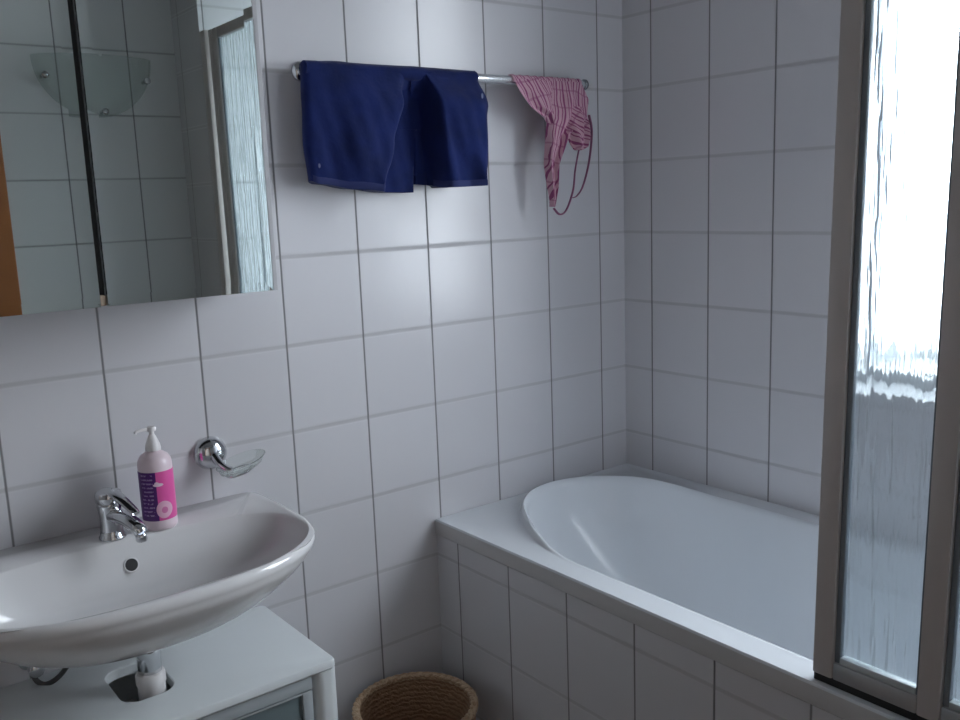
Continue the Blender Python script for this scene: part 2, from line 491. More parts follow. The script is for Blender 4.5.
obj('stile', bx(SX0, SX1, -1.620, -1.590, zb, zt, .004), ALU, sc, 40)
for o_ in set(COL.objects)-n_before:          # the frame hangs slightly out of square
    for v in o_.data.vertices:
        v.co.y -= .015*(v.co.z-zb)
obj('wall_profile', bx(-.718, -.678, -1.698, -1.657, zb, zt+.004, .003), ALU, sc, 40)

# ------------------------------------------------------------ washbasin
BC = (-1.540, -.20)
NB = 144
def se(c, n): return math.copysign(abs(c)**(2/n), c)
def basin_out(sx, sf, sb, z, dy=0):
    out = []
    for i in range(NB):
        a = 2*PI*(i+.5)/NB
        c, s = math.cos(a), math.sin(a)
        if s < 0: out.append((BC[0]+.337*sx*se(c, 2.45), BC[1]+.25*sf*se(s, 2.45)+dy, z))
        else: out.append((BC[0]+.337*sx*se(c, 2.45+20*min(1, s*1.5)), BC[1]+.199*sb*se(s, 15), z))
    return out
IC = (-1.540, -.262)
def basin_in(sx, sy, z, dy=0, n_=2.7):
    out = []
    for i in range(NB):
        a = 2*PI*(i+.5)/NB
        c, s = math.cos(a), math.sin(a)
        n = n_ if s < 0 else n_+1.0
        out.append((IC[0]+.316*sx*se(c, n_), IC[1]+(.166 if s < 0 else .150)*sy*se(s, n)+dy, z))
    return out
R = [basin_out(.08, .08, .10, .643)] + [basin_out(a, a+.01, min(1, a*.75+.28), z) for a, z in ((.20, .645), (.34, .651), (.46, .661), (.57, .675), (.67, .691), (.76, .709), (.845, .730), (.91, .749), (.955, .765), (.98, .777))] + [
     basin_out(.99, .988, 1, .781), basin_out(1.003, 1.0, 1, .787), basin_out(1.008, 1.005, 1, .794), basin_out(1.003, 1.0, 1, .801), basin_out(.99, .985, 1, .8062), basin_out(.975, .972, .995, .8075)]
R += [basin_in(1.012, 1.015, .8065), basin_in(1.0, 1.0, .804, n_=2.8), basin_in(.99, .985, .798, n_=2.8), basin_in(.968, .945, .781, 0, 2.75), basin_in(.925, .87, .758, .001, 2.65), basin_in(.855, .79, .736, .009, 2.55), basin_in(.745, .69, .716, .019, 2.45),
      basin_in(.64, .57, .701, .029, 2.4), basin_in(.53, .42, .691, .034, 2.35), basin_in(.38, .26, .685, .035, 2.3), basin_in(.20, .13, .682, .035, 2.2), basin_in(.08, .06, .681, .035, 2)]
bm = bmesh.new(); loft(bm, R)
basin = thing('washbasin', 'white wall-hung ceramic washbasin with overflow hole above white cabinet', 'washbasin', (-1.54, 0, .65))
obj('bowl', bm, CERAMIC, basin, 60)
def disc_at(c, n, r, m, name, parent, ring=True):
    n = Vector(n).normalized()
    q = n.to_track_quat('Z', 'Y').to_matrix().to_4x4()
    bm = lathe([(r*.02, -.001), (r*.72, -.001), (r*.72, -.0005)], n=32)
    bm.transform(Matrix.Translation(Vector(c)) @ q)
    return obj(name, bm, m, parent, 40)
from mathutils.bvhtree import BVHTree
me_ = bpy.data.objects['bowl'].data
bvh = BVHTree.FromPolygons([v.co for v in me_.vertices], [list(p.vertices) for p in me_.polygons])
hit, n, _, _ = bvh.ray_cast(Vector((-1.524, -.30, .787)), Vector((0, 1, -.165)).normalized())
if n.y > 0: n = -n
ov = disc_at(hit+n*.0015, n, .017, BLACK, 'overflow_hole', basin)  # black disc paints the darkness inside the overflow hole
bm = lathe([(.0120, -.001), (.0120, .0016), (.0134, .002), (.0148, .001), (.0150, -.002)], n=32, cap0=False, cap1=False)
bm.transform(Matrix.Translation(hit) @ n.to_track_quat('Z', 'Y').to_matrix().to_4x4())
obj('overflow_ring', bm, CERAMIC, basin, 60)
obj('drain_plug', lathe([(.001, .006), (.024, .005), (.03, .002), (.031, 0)], (-1.54, -.226, .6812), 32), CHROME, basin, 50)

# drain pipe under the basin
pipe = thing('drain_pipe', 'drain pipe with chrome collar running from washbasin into cabinet hole', 'pipe', (-1.530, -.20, .3))
px_, py_ = -1.530, -.20
obj('chrome_collar', lathe([(.018, .6465), (.0205, .6455), (.0205, .618), (.0235, .616), (.0235, .602), (.0220, .600), (.0220, .568), (.019, .564)], (px_, py_, 0), 40), CHROME, pipe, 50)
obj('plastic_trap', lathe([(.020, .570), (.0255, .568), (.0275, .562), (.0275, .545), (.0255, .541), (.0255, .45), (.034, .445), (.034, .36), (.028, .34), (.005, .335)], (px_, py_, 0), 40), PLASTIC, pipe, 50)
obj('waste_arm', tube([(px_, py_+.02, .42), (px_, py_+.08, .42), (px_, -.012, .42)], .016), PLASTIC, pipe, 60)
# shut-off valve with hose
vv = thing('shutoff_valve', 'small chrome shut-off valve with dark hose under the washbasin', 'valve', (-1.70, -.001, .575))
obj('valve_body', lathe([(.022, -.001), (.022, -.006), (.010, -.010), (.010, -.045), (.014, -.047), (.014, -.065), (.012, -.067)], (-1.70, 0, .575), 24, 'y'), CHROME, vv, 50)
obj('hose', tube([(-1.70, -.03, .57), (-1.70, -.035, .545), (-1.685, -.05, .535), (-1.66, -.07, .555), (-1.63, -.085, .60), (-1.60, -.095, .642)], .005), mat('dark_hose', (.10, .10, .10), .5, metal=.4), vv, 60)

# faucet
fc = thing('faucet', 'chrome single-lever faucet on the washbasin beside pump bottle', 'faucet', (-1.541, -.086, .8075))
fx, fy, fz = -1.541, -.086, .8075
obj('faucet_body', lathe([(.001, 0), (.0255, 0), (.0255, .004), (.0225, .008), (.0215, .02), (.0205, .045), (.022, .058), (.0235, .066), (.0225, .072), (.001, .073)], (fx, fy, fz), 40), CHROME, fc, 50)
bm = tube([(fx+.002, fy-.008, fz+.048), (fx+.009, fy-.035, fz+.050), (fx+.018, fy-.066, fz+.045), (fx+.025, fy-.090, fz+.036), (fx+.027, fy-.095, fz+.028)], lambda t: .0165-.003*t, 20, flat=.85)
obj('spout', bm, CHROME, fc, 60)
obj('aerator', lathe([(.0095, .0), (.0105, .002), (.0105, .014), (.009, .016)], (fx+.027, fy-.094, fz+.012), 24), CHROME, fc, 50)
obj('lever_cap', lathe([(.0225, .072), (.0245, .075), (.0255, .086), (.0235, .093), (.012, .0965), (.001, .097)], (fx, fy, fz), 40), CHROME, fc, 50)
bm = tube([(fx-.004, fy+.010, fz+.092), (fx+.003, fy-.012, fz+.094), (fx+.012, fy-.040, fz+.086), (fx+.022, fy-.072, fz+.070), (fx+.025, fy-.083, fz+.064)], lambda t: .0150-.007*t, 16, flat=.5)
obj('lever', bm, CHROME, fc, 60)

# ------------------------------------------------------------ pump bottle
def label_mat():
    m, nt, b = new_mat('printed_label')
    Nn, Lk = nt.nodes, nt.links
    tc = Nn.new('ShaderNodeTexCoord'); sp = Nn.new('ShaderNodeSeparateXYZ'); Lk.new(tc.outputs['Object'], sp.inputs[0])
    def M(op, a, c=None, clamp=False):
        n = Nn.new('ShaderNodeMath'); n.operation = op; n.use_clamp = clamp
        for i, v in enumerate((a, c)):
            if v is None: continue
            if isinstance(v, (int, float)): n.inputs[i].default_value = v
            else: Lk.new(v, n.inputs[i])
        return n.outputs[0]
    # across = coordinate along the front of the bottle, seen from the room
    ax = M('ADD', M('MULTIPLY', sp.outputs['X'], .93), M('MULTIPLY', sp.outputs['Y'], -.36))
    z = sp.outputs['Z']
    def mix(fac, a, c):
        n = Nn.new('ShaderNodeMixRGB')
        Lk.new(fac, n.inputs[0])
        if isinstance(a, tuple): n.inputs[1].default_value = (*a, 1)
        else: Lk.new(a, n.inputs[1])
        n.inputs[2].default_value = (*c, 1)
        return n.outputs[0]
    def ell(cx, cz, rx, rz):
        a = M('POWER', M('ABSOLUTE', M('DIVIDE', M('SUBTRACT', ax, cx), rx)), 2)
        c = M('POWER', M('ABSOLUTE', M('DIVIDE', M('SUBTRACT', z, cz), rz)), 2)
        return M('LESS_THAN', M('ADD', a, c), 1)
    col = mix(M('LESS_THAN', ax, .001), (.74, .10, .36), (.085, .012, .17))
    # wavering rows of fine print on the purple half
    wv = Nn.new('ShaderNodeTexNoise'); wv.inputs['Scale'].default_value = 160; Lk.new(tc.outputs['Object'], wv.inputs['Vector'])
    rows = M('LESS_THAN', M('FRACT', M('DIVIDE', z, .0085)), .40)
    fine = M('MULTIPLY', M('MULTIPLY', rows, M('GREATER_THAN', wv.outputs['Fac'], .47)), M('MULTIPLY', M('LESS_THAN', ax, -.006), M('GREATER_THAN', ax, -.030)))
    fine = M('MULTIPLY', fine, M('MULTIPLY', M('GREATER_THAN', z, -.045), M('LESS_THAN', z, .046)))
    col = mix(fine, col, (.36, .22, .46))
    col = mix(ell(.013, -.030, .0165, .0185), col, (.80, .46, .60))
    col = mix(ell(.014, -.031, .0065, .007), col, (.66, .20, .40))
    col = mix(ell(.005, .024, .011, .0035), col, (.82, .62, .72))
    col = mix(ell(.002, .0275, .0045, .003), col, (.82, .62, .72))
    Lk.new(col, b.inputs['Base Color']); b.inputs['Roughness'].default_value = .3
    return m
BOTTLE = mat('milky_pink_plastic', (.80, .66, .71), .3)
PUMPW = mat('white_pump_plastic', (.80, .77, .77), .35)
bx_, by_, bz_ = -1.447, -.088, .8075
pb = thing('pump_bottle', 'white pump bottle with pink and purple label on the washbasin', 'bottle', (bx_, by_, bz_)); pb.scale = (.89, .89, .955)
prof = [(.001, 0), (.033, 0), (.0365, .003), (.0375, .008), (.0368, .03), (.0368, .122), (.0372, .135), (.0355, .146), (.030, .155), (.021, .161), (.014, .164), (.014, .168), (.001, .168)]
obj('bottle_body', lathe(prof, (bx_, by_, bz_), 56), BOTTLE, pb, 50)
lo = bpy.data.objects.new('label_holder', None)
bpy.data.objects.remove(lo)
bm = lathe([(.03745, -.053), (.03765, -.052), (.03765, .050), (.03745, .051)], n=72, cap0=False, cap1=False)
lb = obj('printed_label', bm, label_mat(), pb, 50)
lb.matrix_parent_inverse = Matrix.Identity(4); lb.location = (0, 0, .075)
lb['label'] = 'purple and pink printed label'
obj('pump_collar', lathe([(.001, .166), (.0165, .166), (.017, .170), (.0155, .178), (.0115, .188), (.008, .196), (.0055, .200), (.001, .200)], (bx_, by_, bz_), 36), PUMPW, pb, 50)
bm = lathe([(.001, .199), (.0055, .199), (.0055, .206), (.010, .207), (.0105, .212), (.008, .2155), (.001, .216)], (bx_, by_, bz_), 28)
obj('pump_head', bm, PUMPW, pb, 50)
obj('nozzle', tube([(bx_-.006, by_, bz_+.211), (bx_-.02, by_-.002, bz_+.212), (bx_-.034, by_-.004, bz_+.2105), (bx_-.037, by_-.004, bz_+.207)], .0035), PUMPW, pb, 60)

# ------------------------------------------------------------ soap dish on the wall
sd = thing('soap_dish', 'chrome wall soap holder with clear glass dish right of pump bottle', 'soap dish', (-1.31, -.001, .915))
obj('rosette', lathe([(.036, .0006), (.0365, -.004), (.034, -.012), (.027, -.020), (.015, -.026), (.001, -.028)], (-1.301, -.0005, .913), 44, 'y'), CHROME, sd, 50)
obj('arm', tube([(-1.300, -.022, .910), (-1.296, -.042, .895), (-1.288, -.058, .885), (-1.280, -.064, .883)], lambda t: .010-.003*t), CHROME, sd, 60)
dc = (-1.259, -.066, .882)
def dish_ring(rx, ry, z): return [(dc[0]+rx*math.cos(2*PI*i/48), dc[1]+ry*math.sin(2*PI*i/48), dc[2]+z+.012*math.cos(2*PI*i/48)*rx/.05) for i in range(48)]
bm = bmesh.new()
loft(bm, [dish_ring(.004, .004, -.004), dish_ring(.030, .024, -.004), dish_ring(.045, .037, .004), dish_ring(.051, .043, .016), dish_ring(.054, .045, .018), dish_ring(.052, .043, .019), dish_ring(.050, .042, .014), dish_ring(.041, .034, .006), dish_ring(.028, .022, .000), dish_ring(.004, .004, .000)])
obj('glass_dish', bm, CLEARG, sd, 60)
rg = [(dc[0]-.006+.026*math.cos(a), dc[1]+.022*math.sin(a), dc[2]-.005+.006*math.cos(a)) for a in [2*PI*i/24 for i in range(25)]]
obj('holder_ring', tube(rg, .0028, 10, per=3), CHROME, sd, 60)

# ------------------------------------------------------------ cabinet under the basin
cb = thing('sink_cabinet', 'white low cabinet with rounded post and grey frosted door below washbasin', 'cabinet', (-1.54, -.17, 0))
CX0, CX1, CY0, CY1, CZ = -1.870, -1.208, -.342, -.002, .535
hc = (-1.541, -.160)
nh = 96
def rrect(cx, cy, hx, hy, r, z, n=nh):
    out = []
    for i in range(n):
        a = 2*PI*(i+.5)/n
        q = i*4//n
        sx = 1 if q in (0, 3) else -1; sy = 1 if q in (0, 1) else -1
        k = (i % (n//4)+.5)/(n//4)
        ang = q*PI/2 + k*PI/2
        out.append((cx+sx*(hx-r)+r*math.cos(ang), cy+sy*(hy-r)+r*math.sin(ang), z))
    return out
ocx, ocy, ohx, ohy = (CX0+CX1)/2, (CY0+CY1)/2, (CX1-CX0)/2, (CY1-CY0)/2
bm = bmesh.new()
Rr = [rrect(hc[0], hc[1], .050, .076, .034, CZ-.020), rrect(ocx, ocy, ohx-.004, ohy-.004, .010, CZ-.020), rrect(ocx, ocy, ohx, ohy, .012, CZ-.016),
      rrect(ocx, ocy, ohx, ohy, .012, CZ-.005), rrect(ocx, ocy, ohx-.002, ohy-.002, .012, CZ-.001), rrect(ocx, ocy, ohx-.005, ohy-.005, .012, CZ),
      rrect(hc[0], hc[1], .052, .078, .036, CZ), rrect(hc[0], hc[1], .050, .076, .034, CZ-.002), rrect(hc[0], hc[1], .050, .076, .034, CZ-.020)]
loft(bm, Rr, False, False)
bmesh.ops.remove_doubles(bm, verts=bm.verts[:], dist=1e-5)
obj('cabinet_top', bm, WHITE_P, cb, 40)
for X in (CX1-.022, CX0+.022):
    for Y in (CY0+.026, CY1-.024):
        bm = bmesh.new(); rr = .0225
        loft(bm, [rrect(X, Y, .0255, .0240, .020, 0, 48), rrect(X, Y, .0255, .0240, .020, CZ-.0205, 48)])
        obj('post', bm, GREY_P if False else WHITE_P, cb, 40)
SPX0, SPX1 = CX0+.05, CX1-.05
obj('front_rail', bx(SPX0+.002, SPX1-.002, CY0+.008, CY0+.026, CZ-.050, CZ-.021, .002), GREY_P, cb, 40)
obj('back_panel', bx(SPX0, SPX1, CY1-.03, CY1-.022, .06, CZ-.021), WHITE_P, cb)
obj('side_panel', bx(CX1-.034, CX1-.022, CY0+.05, CY1-.048, .06, CZ-.021), WHITE_P, cb)
obj('side_panel', bx(CX0+.022, CX0+.034, CY0+.05, CY1-.048, .06, CZ-.021), WHITE_P, cb)
obj('bottom_shelf', bx(CX0+.036, CX1-.036, CY0+.03, CY1-.032, .06, .075), WHITE_P, cb)
for a, b, nm in ((-1.472, SPX1-.002, 'door'), (-1.604, -1.476, 'drawer'), (SPX0+.002, -1.608, 'door')):
    bm = bmesh.new(); fw_ = .022; y0, y1 = CY0+.010, CY0+.026; z0, z1 = .08, CZ-.053
    box(bm, a, a+fw_, y0, y1, z0, z1, .002); box(bm, b-fw_, b, y0, y1, z0, z1, .002)
    box(bm, a+fw_, b-fw_, y0, y1, z1-.004, z1, .001); box(bm, a+fw_, b-fw_, y0, y1, z0, z0+fw_, .002)
    d = obj(nm, bm, GREY_P, cb, 40)
    g = obj('frosted_panel', bx(a+fw_, b-fw_, y0+.006, y1-.006, z0+fw_, z1-.004), FROST, None)
    g.parent = d
    k = obj('knob', lathe([(.004, 0), (.004, -.012), (.009, -.016), (.009, -.022), (.001, -.024)], (b-.011 if nm == 'door' and a > -1.5 else a+.011, y0, .30), 20, 'y'), CHROME, None, 50)
    k.parent = d

# ------------------------------------------------------------ mirror cabinet
mc = thing('mirror_cabinet', 'mirrored wall cabinet with two doors above the washbasin', 'mirror cabinet', (-1.54, 0, 1.269))
MX0, MX1, MZ0, MZ1, MY = -1.872, -1.206, 1.269, 1.975, -.200
MG0, MG1 = -1.5465, -1.5335
obj('cabinet_body', bx(MX0+.004, MX1-.006, -.180, -.001, MZ0+.012, MZ1-.008, .002), mat('door_gap_shade', (.03, .03, .032), .6), mc)  # whole body coloured black so the gap between the doors looks shaded
def mirror_door(x0, x1, name):
    root = obj(name, bx(x0, x1, -.192, -.182, MZ0, MZ1, .001), ALU_L, mc)
    # slab with bevelled front: four slanted bands and a flat middle
    bw, dd = .018, .0003
    bm = bmesh.new()
    o = [(x0, MY+dd), (x1, MY+dd)]
    def ring(i, y): return [(x0+i, y, MZ0+i), (x1-i, y, MZ0+i), (x1-i, y, MZ1-i), (x0+i, y, MZ1-i)]
    loft(bm, [ring(0, -.1925), ring(0, MY+dd), ring(bw, MY), ], True, True)
    m_ = obj('mirror', bm, MIRROR, None)
    m_.parent = root
    return root
mirror_door(MX0, MG0, 'door')
mirror_door(MG1, MX1-.010, 'door')
obj('edge_strip', bx(MX1-.0095, MX1, MY, -.002, MZ0, MZ1, .001), mat('light_grey_edge', (.50, .50, .52), .4), mc)
obj('door_catch', bx(MG0+.001, MG1-.001, -.196, -.181, MZ0+.001, MZ0+.020, .002), mat('beige_plastic', (.42, .32, .24), .5), mc)

# ------------------------------------------------------------ towel rail
RZ, RY = 1.7215, -.060
tr = thing('towel_rail', 'chrome towel rail on tiled wall carrying blue shorts and pink cloth', 'towel rail', (-.636, 0, RZ))
obj('bar', lathe([(.0105, -1.040), (.0112, -1.038), (.0112, -.218), (.0105, -.216)], (0, RY, RZ), 28, 'x'), mat('brushed_bar', (.80, .83, .86), .22, metal=.75), tr, 50)
for X in (-1.022, -.229):
    m_ = obj('bracket', lathe([(.021, 0), (.022, -.003), (.020, -.008), (.011, -.012), (.010, -.045), (.0105, -.052), (.001, -.054)], (X, -.0005, RZ), 36, 'y'), CHROME, tr, 50)
obj('end_knob', lathe([(.001, 0), (.010, 0), (.014, .004), (.014, .010), (.009, .016), (.001, .017)], (-.219, RY, RZ), 24, 'x'), mat('dark_chrome', (.3, .31, .33), .2, metal=1), tr, 50)

# ------------------------------------------------------------ garments (cross-sections lofted downwards)
def resample(P, n):
    P = [Vector(p) for p in P]
    d = [0]
    for a, b in zip(P, P[1:]): d.append(d[-1]+(b-a).length)
    out = []
    for i in range(n):
        t = d[-1]*i/(n-1)
        for k in range(len(P)-1):
            if t <= d[k+1]+1e-9:
                out.append(P[k].lerp(P[k+1], (t-d[k])/max(d[k+1]-d[k], 1e-9))); break
    return out
def chaikin(P, it=2):
    for _ in range(it):
        Q = [P[0]]
        for a, b in zip(P, P[1:]):
            Q += [a.lerp(b, .25), a.lerp(b, .75)]
        P = Q+[P[-1]]
    return P
def garment_tube(rowf, rows, nfront=48, bm=None):
    """rowf(v) -> (front polyline [(x,y)], back y, z function of x)"""
    bm = bm or bmesh.new(); rings = []
    for k in range(rows+1):
        v = k/rows
        fr, yb, zf = rowf(v)
        F = resample(chaikin([Vector((x, y, 0)) for x, y in fr], 2), nfront)
        x0, x1 = F[0].x, F[-1].x
        B = [Vector((x1+(x0-x1)*i/(nfront-1), yb(x1+(x0-x1)*i/(nfront-1)) if callable(yb) else yb, 0)) for i in range(nfront)]
        ring = []
        for p in F+B[1:-1]:
            ring.append((p.x, p.y, zf(p.x)))
        rings.append(ring)
    return loft(bm, rings)
def top_y(v, yfar, start=RY-.0140):      # cloth leaves the rail and swings to its hanging distance
    return start+(yfar-start)*sm(0, .35, v)
topz = lambda x: 1.7360 + .0035*math.sin(x*31)
hemL = lambda x: lerp_keys([(-1.055, 1.486), (-1.030, 1.477), (-.95, 1.4645), (-.868, 1.455), (-.77, 1.4525)], x)
hemR = lambda x: lerp_keys([(-.775, 1.4725), (-.722, 1.4685), (-.712, 1.4615), (-.57, 1.4635)], x)
def left_row(v):
    xL = lerp_keys([(0, -1.044), (.3, -1.049), (.7, -1.052), (1, -1.047)], v)
    xB = lerp_keys([(0, -.797), (.25, -.815), (.6, -.848), (1, -.882)], v)
    xF = lerp_keys([(0, -.760), (.45, -.742), (.62, -.752), (1, -.762)], v)
    w1 = .010*math.sin(3+v*5)
    f = top_y(v, -.108); g = top_y(v, -.022, -.0735)
    yl = top_y(v, -.080)
    fr = [(xL, RY+.012 - .004*v), (xL-.001, yl+.006), (xL+.02, yl), (-.99, yl-.006*v+w1*v*.6), (-.94, f+.014*v*math.sin(7*v)), (-.89, f-.004*v), (xB-.014, f-.010*v), (xB, f+.004),
          (xB+.012, (f+g)/2+.006), (xB+.024, g), ((xB+xF)/2+.012, g+.002), (xF-.006, g-.002), (xF, g+.008*sm(.08, .3, v))]
    return fr, RY+.0155, (lambda x: topz(x)+(hemL(x)-topz(x))*v)
def right_row(v):
    xS = lerp_keys([(0, -.778), (.25, -.764), (.6, -.760), (1, -.7615)], v)
    xb = lerp_keys([(0, -.748), (.25, -.735), (.55, -.729), (1, -.716)], v)
    xR = lerp_keys([(0, -.579), (.2, -.581), (.45, -.590), (.78, -.592), (1, -.602)], v)
    f = top_y(v, -.128); g = top_y(v, -.040, -.0735)
    d = lerp_keys([(0, 0), (.3, .004), (1, .012)], v)
    xm = lerp_keys([(0, -.73), (.4, -.70), (1, -.645)], v)
    fr = [(xS, g+.006*sm(.08, .3, v)), (xS+.002, g), (xb-.006, g), (xb+.002, (f+g)/2), (xb+.010, f+.006), (xm-.012, f+.018*v), (xm, f+.016*v), (xm+.03, f-.008*v), (-.61, f-.006*v), (xR-.010, f+.002), (xR, f+.012), (xR, RY+.008)]
    return fr, RY+.0155, (lambda x: topz(x)+(hemR(x)-topz(x))*v)
bm = garment_tube(left_row, 34, 56)
garment_tube(right_row, 34, 56, bm)
# back part folded over the rail
def back_row(v):
    f = RY+.0145
    return [(-1.045, f), (-.95, f-.001), (-.80, f), (-.70, f-.001), (-.582, f)], RY+.019+.010*sm(0, .5, v), (lambda x: topz(x)-.002+(1.60-topz(x))*v)
garment_tube(back_row, 16, 40, bm)
def over_rail(bm, x0, x1, r0=.0140, ext=.12):
    """small crest wrapped over the bar"""
    rings = []
    for i in range(17):
        x = x0+(x1-x0)*i/16
        rr = r0+.0012*math.sin(i*2.1)
        outer = [(x, RY+rr*math.cos(a), RZ+rr*math.sin(a)) for a in [PI*(1+ext)-PI*(1.12+ext)*k/14 for k in range(15)]]
        inner = [(x, RY+(rr-.0028)*math.cos(a), RZ+(rr-.0028)*math.sin(a)) for a in [-PI*.12+PI*(1.12+ext)*k/14 for k in range(15)]]
        rings.append(outer+inner)
    return loft(bm, rings)
over_rail(bm, -1.043, -.5835, .0152, .42)
# cut out the volume of the bar by opening the top: keep a rounded crest
for v in bm.verts:
    if v.co.z > RZ:
        k = min(1, (v.co.z-RZ)/.0155)
        lim = .0160*math.sqrt(max(0, 1-k*k))+.001
        v.co.y = RY+max(-lim, min(lim, (v.co.y-RY)*1.2))
    v.co.y += .0012*math.sin(v.co.x*160+v.co.z*40)*sm(1.73, 1.62, v.co.z)
ny = thing('swim_shorts', 'dark blue shorts folded over the left end of towel rail', 'shorts', (-.81, RY, 1.46))
obj('cloth_body', bm, NAVY, ny, 75)
def hem_strip(rowf, a, b):
    """stitched hem band a little in front of the lower edge"""
    bm = bmesh.new(); R0 = []
    for v in (.945, .955, .99, 1.0):
        fr, _, zf = rowf(v)
        F = resample(chaikin([Vector((x, y, 0)) for x, y in fr], 2), 56)[a:b]
        off = .0022 if v in (.955, .99) else .0008
        R0.append([(p.x, p.y-off, zf(p.x)-(.0005 if v == 1 else 0)) for p in F])
    return loft(bm, R0, False, False, closed=False)
hem = mat('navy_hem', (.011, .021, .11), .8)
obj('hem', hem_strip(left_row, 3, 36), hem, ny, 60)
obj('hem', hem_strip(right_row, 10, 50), hem, ny, 60)
bm = lathe([(.001, -.0012), (.0040, -.0012), (.0043, 0)], n=16, axis='y')
bm.transform(Matrix.Translation((-.611, -.1235, 1.672)) @ Matrix.Diagonal((.75, 1, 1.5, 1)))
em = obj('emblem', bm, mat('grey_print', (.10, .12, .22), .6), ny, 40); em['label'] = 'small pale emblem'
bm = lathe([(.001, -.0012), (.0035, -.0012), (.0038, 0)], n=16, axis='y')
bm.transform(Matrix.Translation((-1.036, -.088, 1.515)) @ Matrix.Diagonal((.7, 1, 1.3, 1)))
em = obj('emblem', bm, bpy.data.materials['grey_print'], ny, 40); em['label'] = 'small pale mark near left hem'

# pink checked bikini top with strings
pk = thing('bikini_top', 'pink checked bikini top with strings on right end of towel rail', 'bikini top', (-.32, RY, 1.40))
def strip_rows(rows, nfront=26, n=30, y0=RY-.011, yamp=.010, seed=0, thick=.004):
    """rows: (z_left, z_right, xl, xr, y) from the rail down"""
    rnd = random.Random(seed); ph = rnd.uniform(0, 6)
    bm = bmesh.new(); rings = []
    keys = [(i/(len(rows)-1), r) for i, r in enumerate(rows)]
    for k in range(n+1):
        v = k/n
        r = [lerp_keys([(t, row[j]) for t, row in keys], v) for j in range(5)]
        F, B = [], []
        for i in range(nfront):
            u = i/(nfront-1)
            x = r[2]+(r[3]-r[2])*u; z = r[0]+(r[1]-r[0])*u
            y = r[4] - yamp*sm(0, .25, v)*(math.sin(u*9+ph+v*3)*.6+math.sin(u*17+ph*2-v*4)*.35) - .004*math.sin(PI*u)
            F.append((x, y-thick/2*math.sin(PI*min(1, max(0, u)))-.0008, z)); B.append((x, y+thick/2, z))
        rings.append(F+B[::-1][1:-1])
    return loft(bm, rings)
yf = RY-.0145
bm = strip_rows([(1.724, 1.724, -.472, -.338, yf), (1.688, 1.690, -.462, -.342, yf-.010), (1.655, 1.655, -.434, -.346, yf-.016), (1.630, 1.640, -.385, -.345, yf-.016), (1.612, 1.618, -.366, -.350, yf-.012)], seed=3, yamp=.007)
over_rail(bm, -.472, -.338)
obj('cup', bm, PLAID, pk, 70)
bm = strip_rows([(1.724, 1.724, -.340, -.237, yf), (1.68, 1.68, -.353, -.223, yf-.012), (1.63, 1.63, -.371, -.240, yf-.018), (1.578, 1.59, -.375, -.300, yf-.014), (1.512, 1.512, -.378, -.338, yf-.008),
                 (1.452, 1.452, -.368, -.339, yf-.004), (1.405, 1.403, -.357, -.347, yf)], n=44, seed=5, yamp=.012)
over_rail(bm, -.337, -.235)
obj('cup', bm, plaid_mat('pink_plaid_turned', -.18), pk, 70)
bm = strip_rows([(1.66, 1.66, -.300, -.232, yf-.010), (1.625, 1.625, -.312, -.231, yf-.018), (1.59, 1.585, -.305, -.238, yf-.024), (1.562, 1.556, -.292, -.247, yf-.022), (1.550, 1.548, -.282, -.260, yf-.016)], n=20, seed=9, yamp=.012, thick=.012)
obj('gathered_cloth', bm, plaid_mat('pink_plaid_gathered', .9), pk, 70)
obj('string', tube([(-.268, yf-.022, 1.560), (-.280, yf-.016, 1.498), (-.286, yf-.014, 1.450), (-.300, yf-.012, 1.412), (-.316, yf-.010, 1.388), (-.334, yf-.008, 1.384), (-.351, yf-.006, 1.400)], lambda t: .0052-.0014*abs(t-.45)*2, 10, flat=.5), PINKSTR, pk, 60)
obj('string', tube([(-.224, yf-.014, 1.640), (-.215, yf-.014, 1.603), (-.219, yf-.013, 1.55), (-.231, yf-.012, 1.498), (-.249, yf-.010, 1.452), (-.268, yf-.008, 1.430), (-.282, yf-.007, 1.425)], lambda t: .0046-.002*t, 10, flat=.5), PINKSTR, pk, 60)

# ------------------------------------------------------------ basket in the corner
def wicker_mat(name, c1, c2):
    m, nt, b = new_mat(name)
    Nn, Lk = nt.nodes, nt.links
    tc = Nn.new('ShaderNodeTexCoord'); wv = Nn.new('ShaderNodeTexWave'); wv.bands_direction = 'Z'; wv.inputs['Scale'].default_value = 26; wv.inputs['Distortion'].default_value = 5
    wv.inputs['Detail'].default_value = 3; wv.inputs['Detail Scale'].default_value = 3
    Lk.new(tc.outputs['Object'], wv.inputs['Vector'])
    cr = Nn.new('ShaderNodeValToRGB'); cr.color_ramp.elements[0].color = (*c1, 1); cr.color_ramp.elements[1].color = (*c2, 1)
    Lk.new(wv.outputs['Fac'], cr.inputs[0]); Lk.new(cr.outputs[0], b.inputs['Base Color'])
    bp = Nn.new('ShaderNodeBump'); bp.inputs['Distance'].default_value = .003; bp.inputs['Strength'].default_value = .6
    Lk.new(wv.outputs['Fac'], bp.inputs['Height']); Lk.new(bp.outputs[0], b.inputs['Normal']); b.inputs['Roughness'].default_value = .75
    return m
WICK = wicker_mat('woven_cane', (.27, .15, .08), (.36, .22, .13))
bk = thing('waste_basket', 'round woven cane waste basket in the corner beside the bath front', 'basket', (-.92, -.172, 0))
bc = (-.92, -.172)
def bring(r, z, n=96, wob=.0015):
    return [(bc[0]+(r+wob*math.sin(24*2*PI*i/n+(z*120)))*math.cos(2*PI*i/n), bc[1]+(r+wob*math.sin(24*2*PI*i/n+(z*120)))*math.sin(2*PI*i/n), z) for i in range(n)]
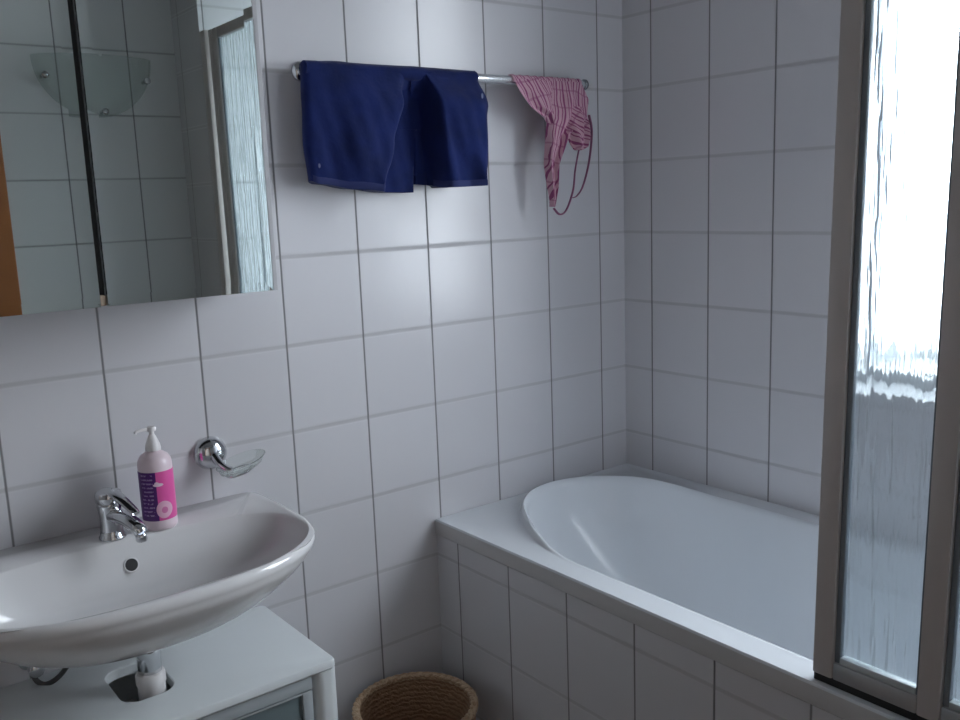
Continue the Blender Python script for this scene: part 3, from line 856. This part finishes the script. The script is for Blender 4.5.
rs = [bring(.02, .0005, wob=0), bring(.118, .0005)] + [bring(.119+.027*k/24, .004+.232*k/24) for k in range(25)] + [bring(.138+.0-.027*k/24*1.0, .236-.226*k/24) for k in range(25)] + [bring(.02, .010, wob=0)]
bm = bmesh.new(); loft(bm, rs)
obj('basket_body', bm, WICK, bk, 60)
bm = bmesh.new()
for ph in (0, PI*2/3, PI*4/3):      # braided rim of three canes
    pts = []
    nseg = 180
    P = []
    for i in range(nseg+1):
        a = 2*PI*i/nseg; t = 15*a+ph
        r = .1415+.0045*math.cos(t)
        P.append((bc[0]+r*math.cos(a), bc[1]+r*math.sin(a), .2420+.0035*math.sin(t)))
    tube(P, .0062, 8, bm, per=1)
obj('braided_rim', bm, wicker_mat('pale_cane', (.42, .27, .16), (.58, .42, .28)), bk, 60)

# ------------------------------------------------------------ glass wall lamp (seen in the mirror)
lp = thing('wall_lamp', 'frosted glass bowl wall lamp with chrome clips, seen in the mirror', 'lamp', (-1.012, YD+.001, 1.90))
lc = (-1.012, 1.962)
def shell(r_scale, off):
    rings = []
    for i in range(15):
        b_ = (PI/2)*i/14                       # from wall edge to the front
        ring = []
        for k in range(41):
            a = PI+PI*k/40
            rx, rz, ry = .200*r_scale, .200*r_scale, .100*r_scale
            ring.append((lc[0]+rx*math.cos(a)*math.cos(b_*.98), YD+.003+ry*math.sin(b_), lc[1]+rz*math.sin(a)*math.cos(b_*.98)))
        rings.append(ring)
    return rings
bm = bmesh.new(); loft(bm, shell(1, 0), False, False, closed=False)
o_ = obj('glass_bowl', bm, glass_mix('satin_glass', (.95, .97, .96), .45, .84, (.95, .97, .96)), lp, 80)
md = o_.modifiers.new('thickness', 'SOLIDIFY'); md.thickness = .004; md.offset = -1
for a in (math.radians(202), math.radians(274), math.radians(336)):
    X, Zz = lc[0]+.184*math.cos(a), lc[1]+.184*math.sin(a)
    obj('clip', lathe([(.006, 0), (.006, .040), (.011, .042), (.011, .056), (.006, .060), (.001, .061)], (X, YD, Zz), 20, 'y'), CHROME, lp, 50)



# ------------------------------------------------------------ light
Wd = bpy.data.worlds.new('overcast_sky'); S.world = Wd; Wd.use_nodes = True
bg = Wd.node_tree.nodes['Background']; bg.inputs[0].default_value = (.86, .92, 1.0, 1); bg.inputs[1].default_value = 14.0
pl = bpy.data.lights.new('window_portal', 'AREA'); pl.shape = 'RECTANGLE'; pl.size = WZ1-WZ0; pl.size_y = WY1-WY0
pl.cycles.is_portal = True
po = bpy.data.objects.new('window_portal', pl); COL.objects.link(po)
po.location = (.31, (WY0+WY1)/2, (WZ0+WZ1)/2); po.rotation_euler = (0, math.radians(90), 0)

# ------------------------------------------------------------ camera
F_PX = 916.78
C = Vector((-2.00456, -1.88786, 1.43388))
fw = Vector((.60038518, .78056797, -.17392896)); rt = Vector((.78803772, -.61448436, -.03749026)); up = Vector((.13614032, .11455398, .98404431))
cd = bpy.data.cameras.new('camera'); cam = bpy.data.objects.new('camera', cd); COL.objects.link(cam)
cd.sensor_fit = 'HORIZONTAL'; cd.sensor_width = 36; cd.lens = F_PX/960*36; cd.clip_start = .02; cd.clip_end = 200
Mx = Matrix((rt, up, -fw)).transposed().to_4x4(); Mx.translation = C
cam.matrix_world = Mx
S.camera = cam

S.view_settings.view_transform = 'Standard'; S.view_settings.look = 'None'
S.view_settings.exposure = 0.0; S.view_settings.gamma = 1; S.view_settings.use_curve_mapping = False
S.cycles.max_bounces = 14; S.cycles.diffuse_bounces = 6; S.cycles.glossy_bounces = 6; S.cycles.transmission_bounces = 10; S.cycles.transparent_max_bounces = 12
S.cycles.sample_clamp_indirect = 25
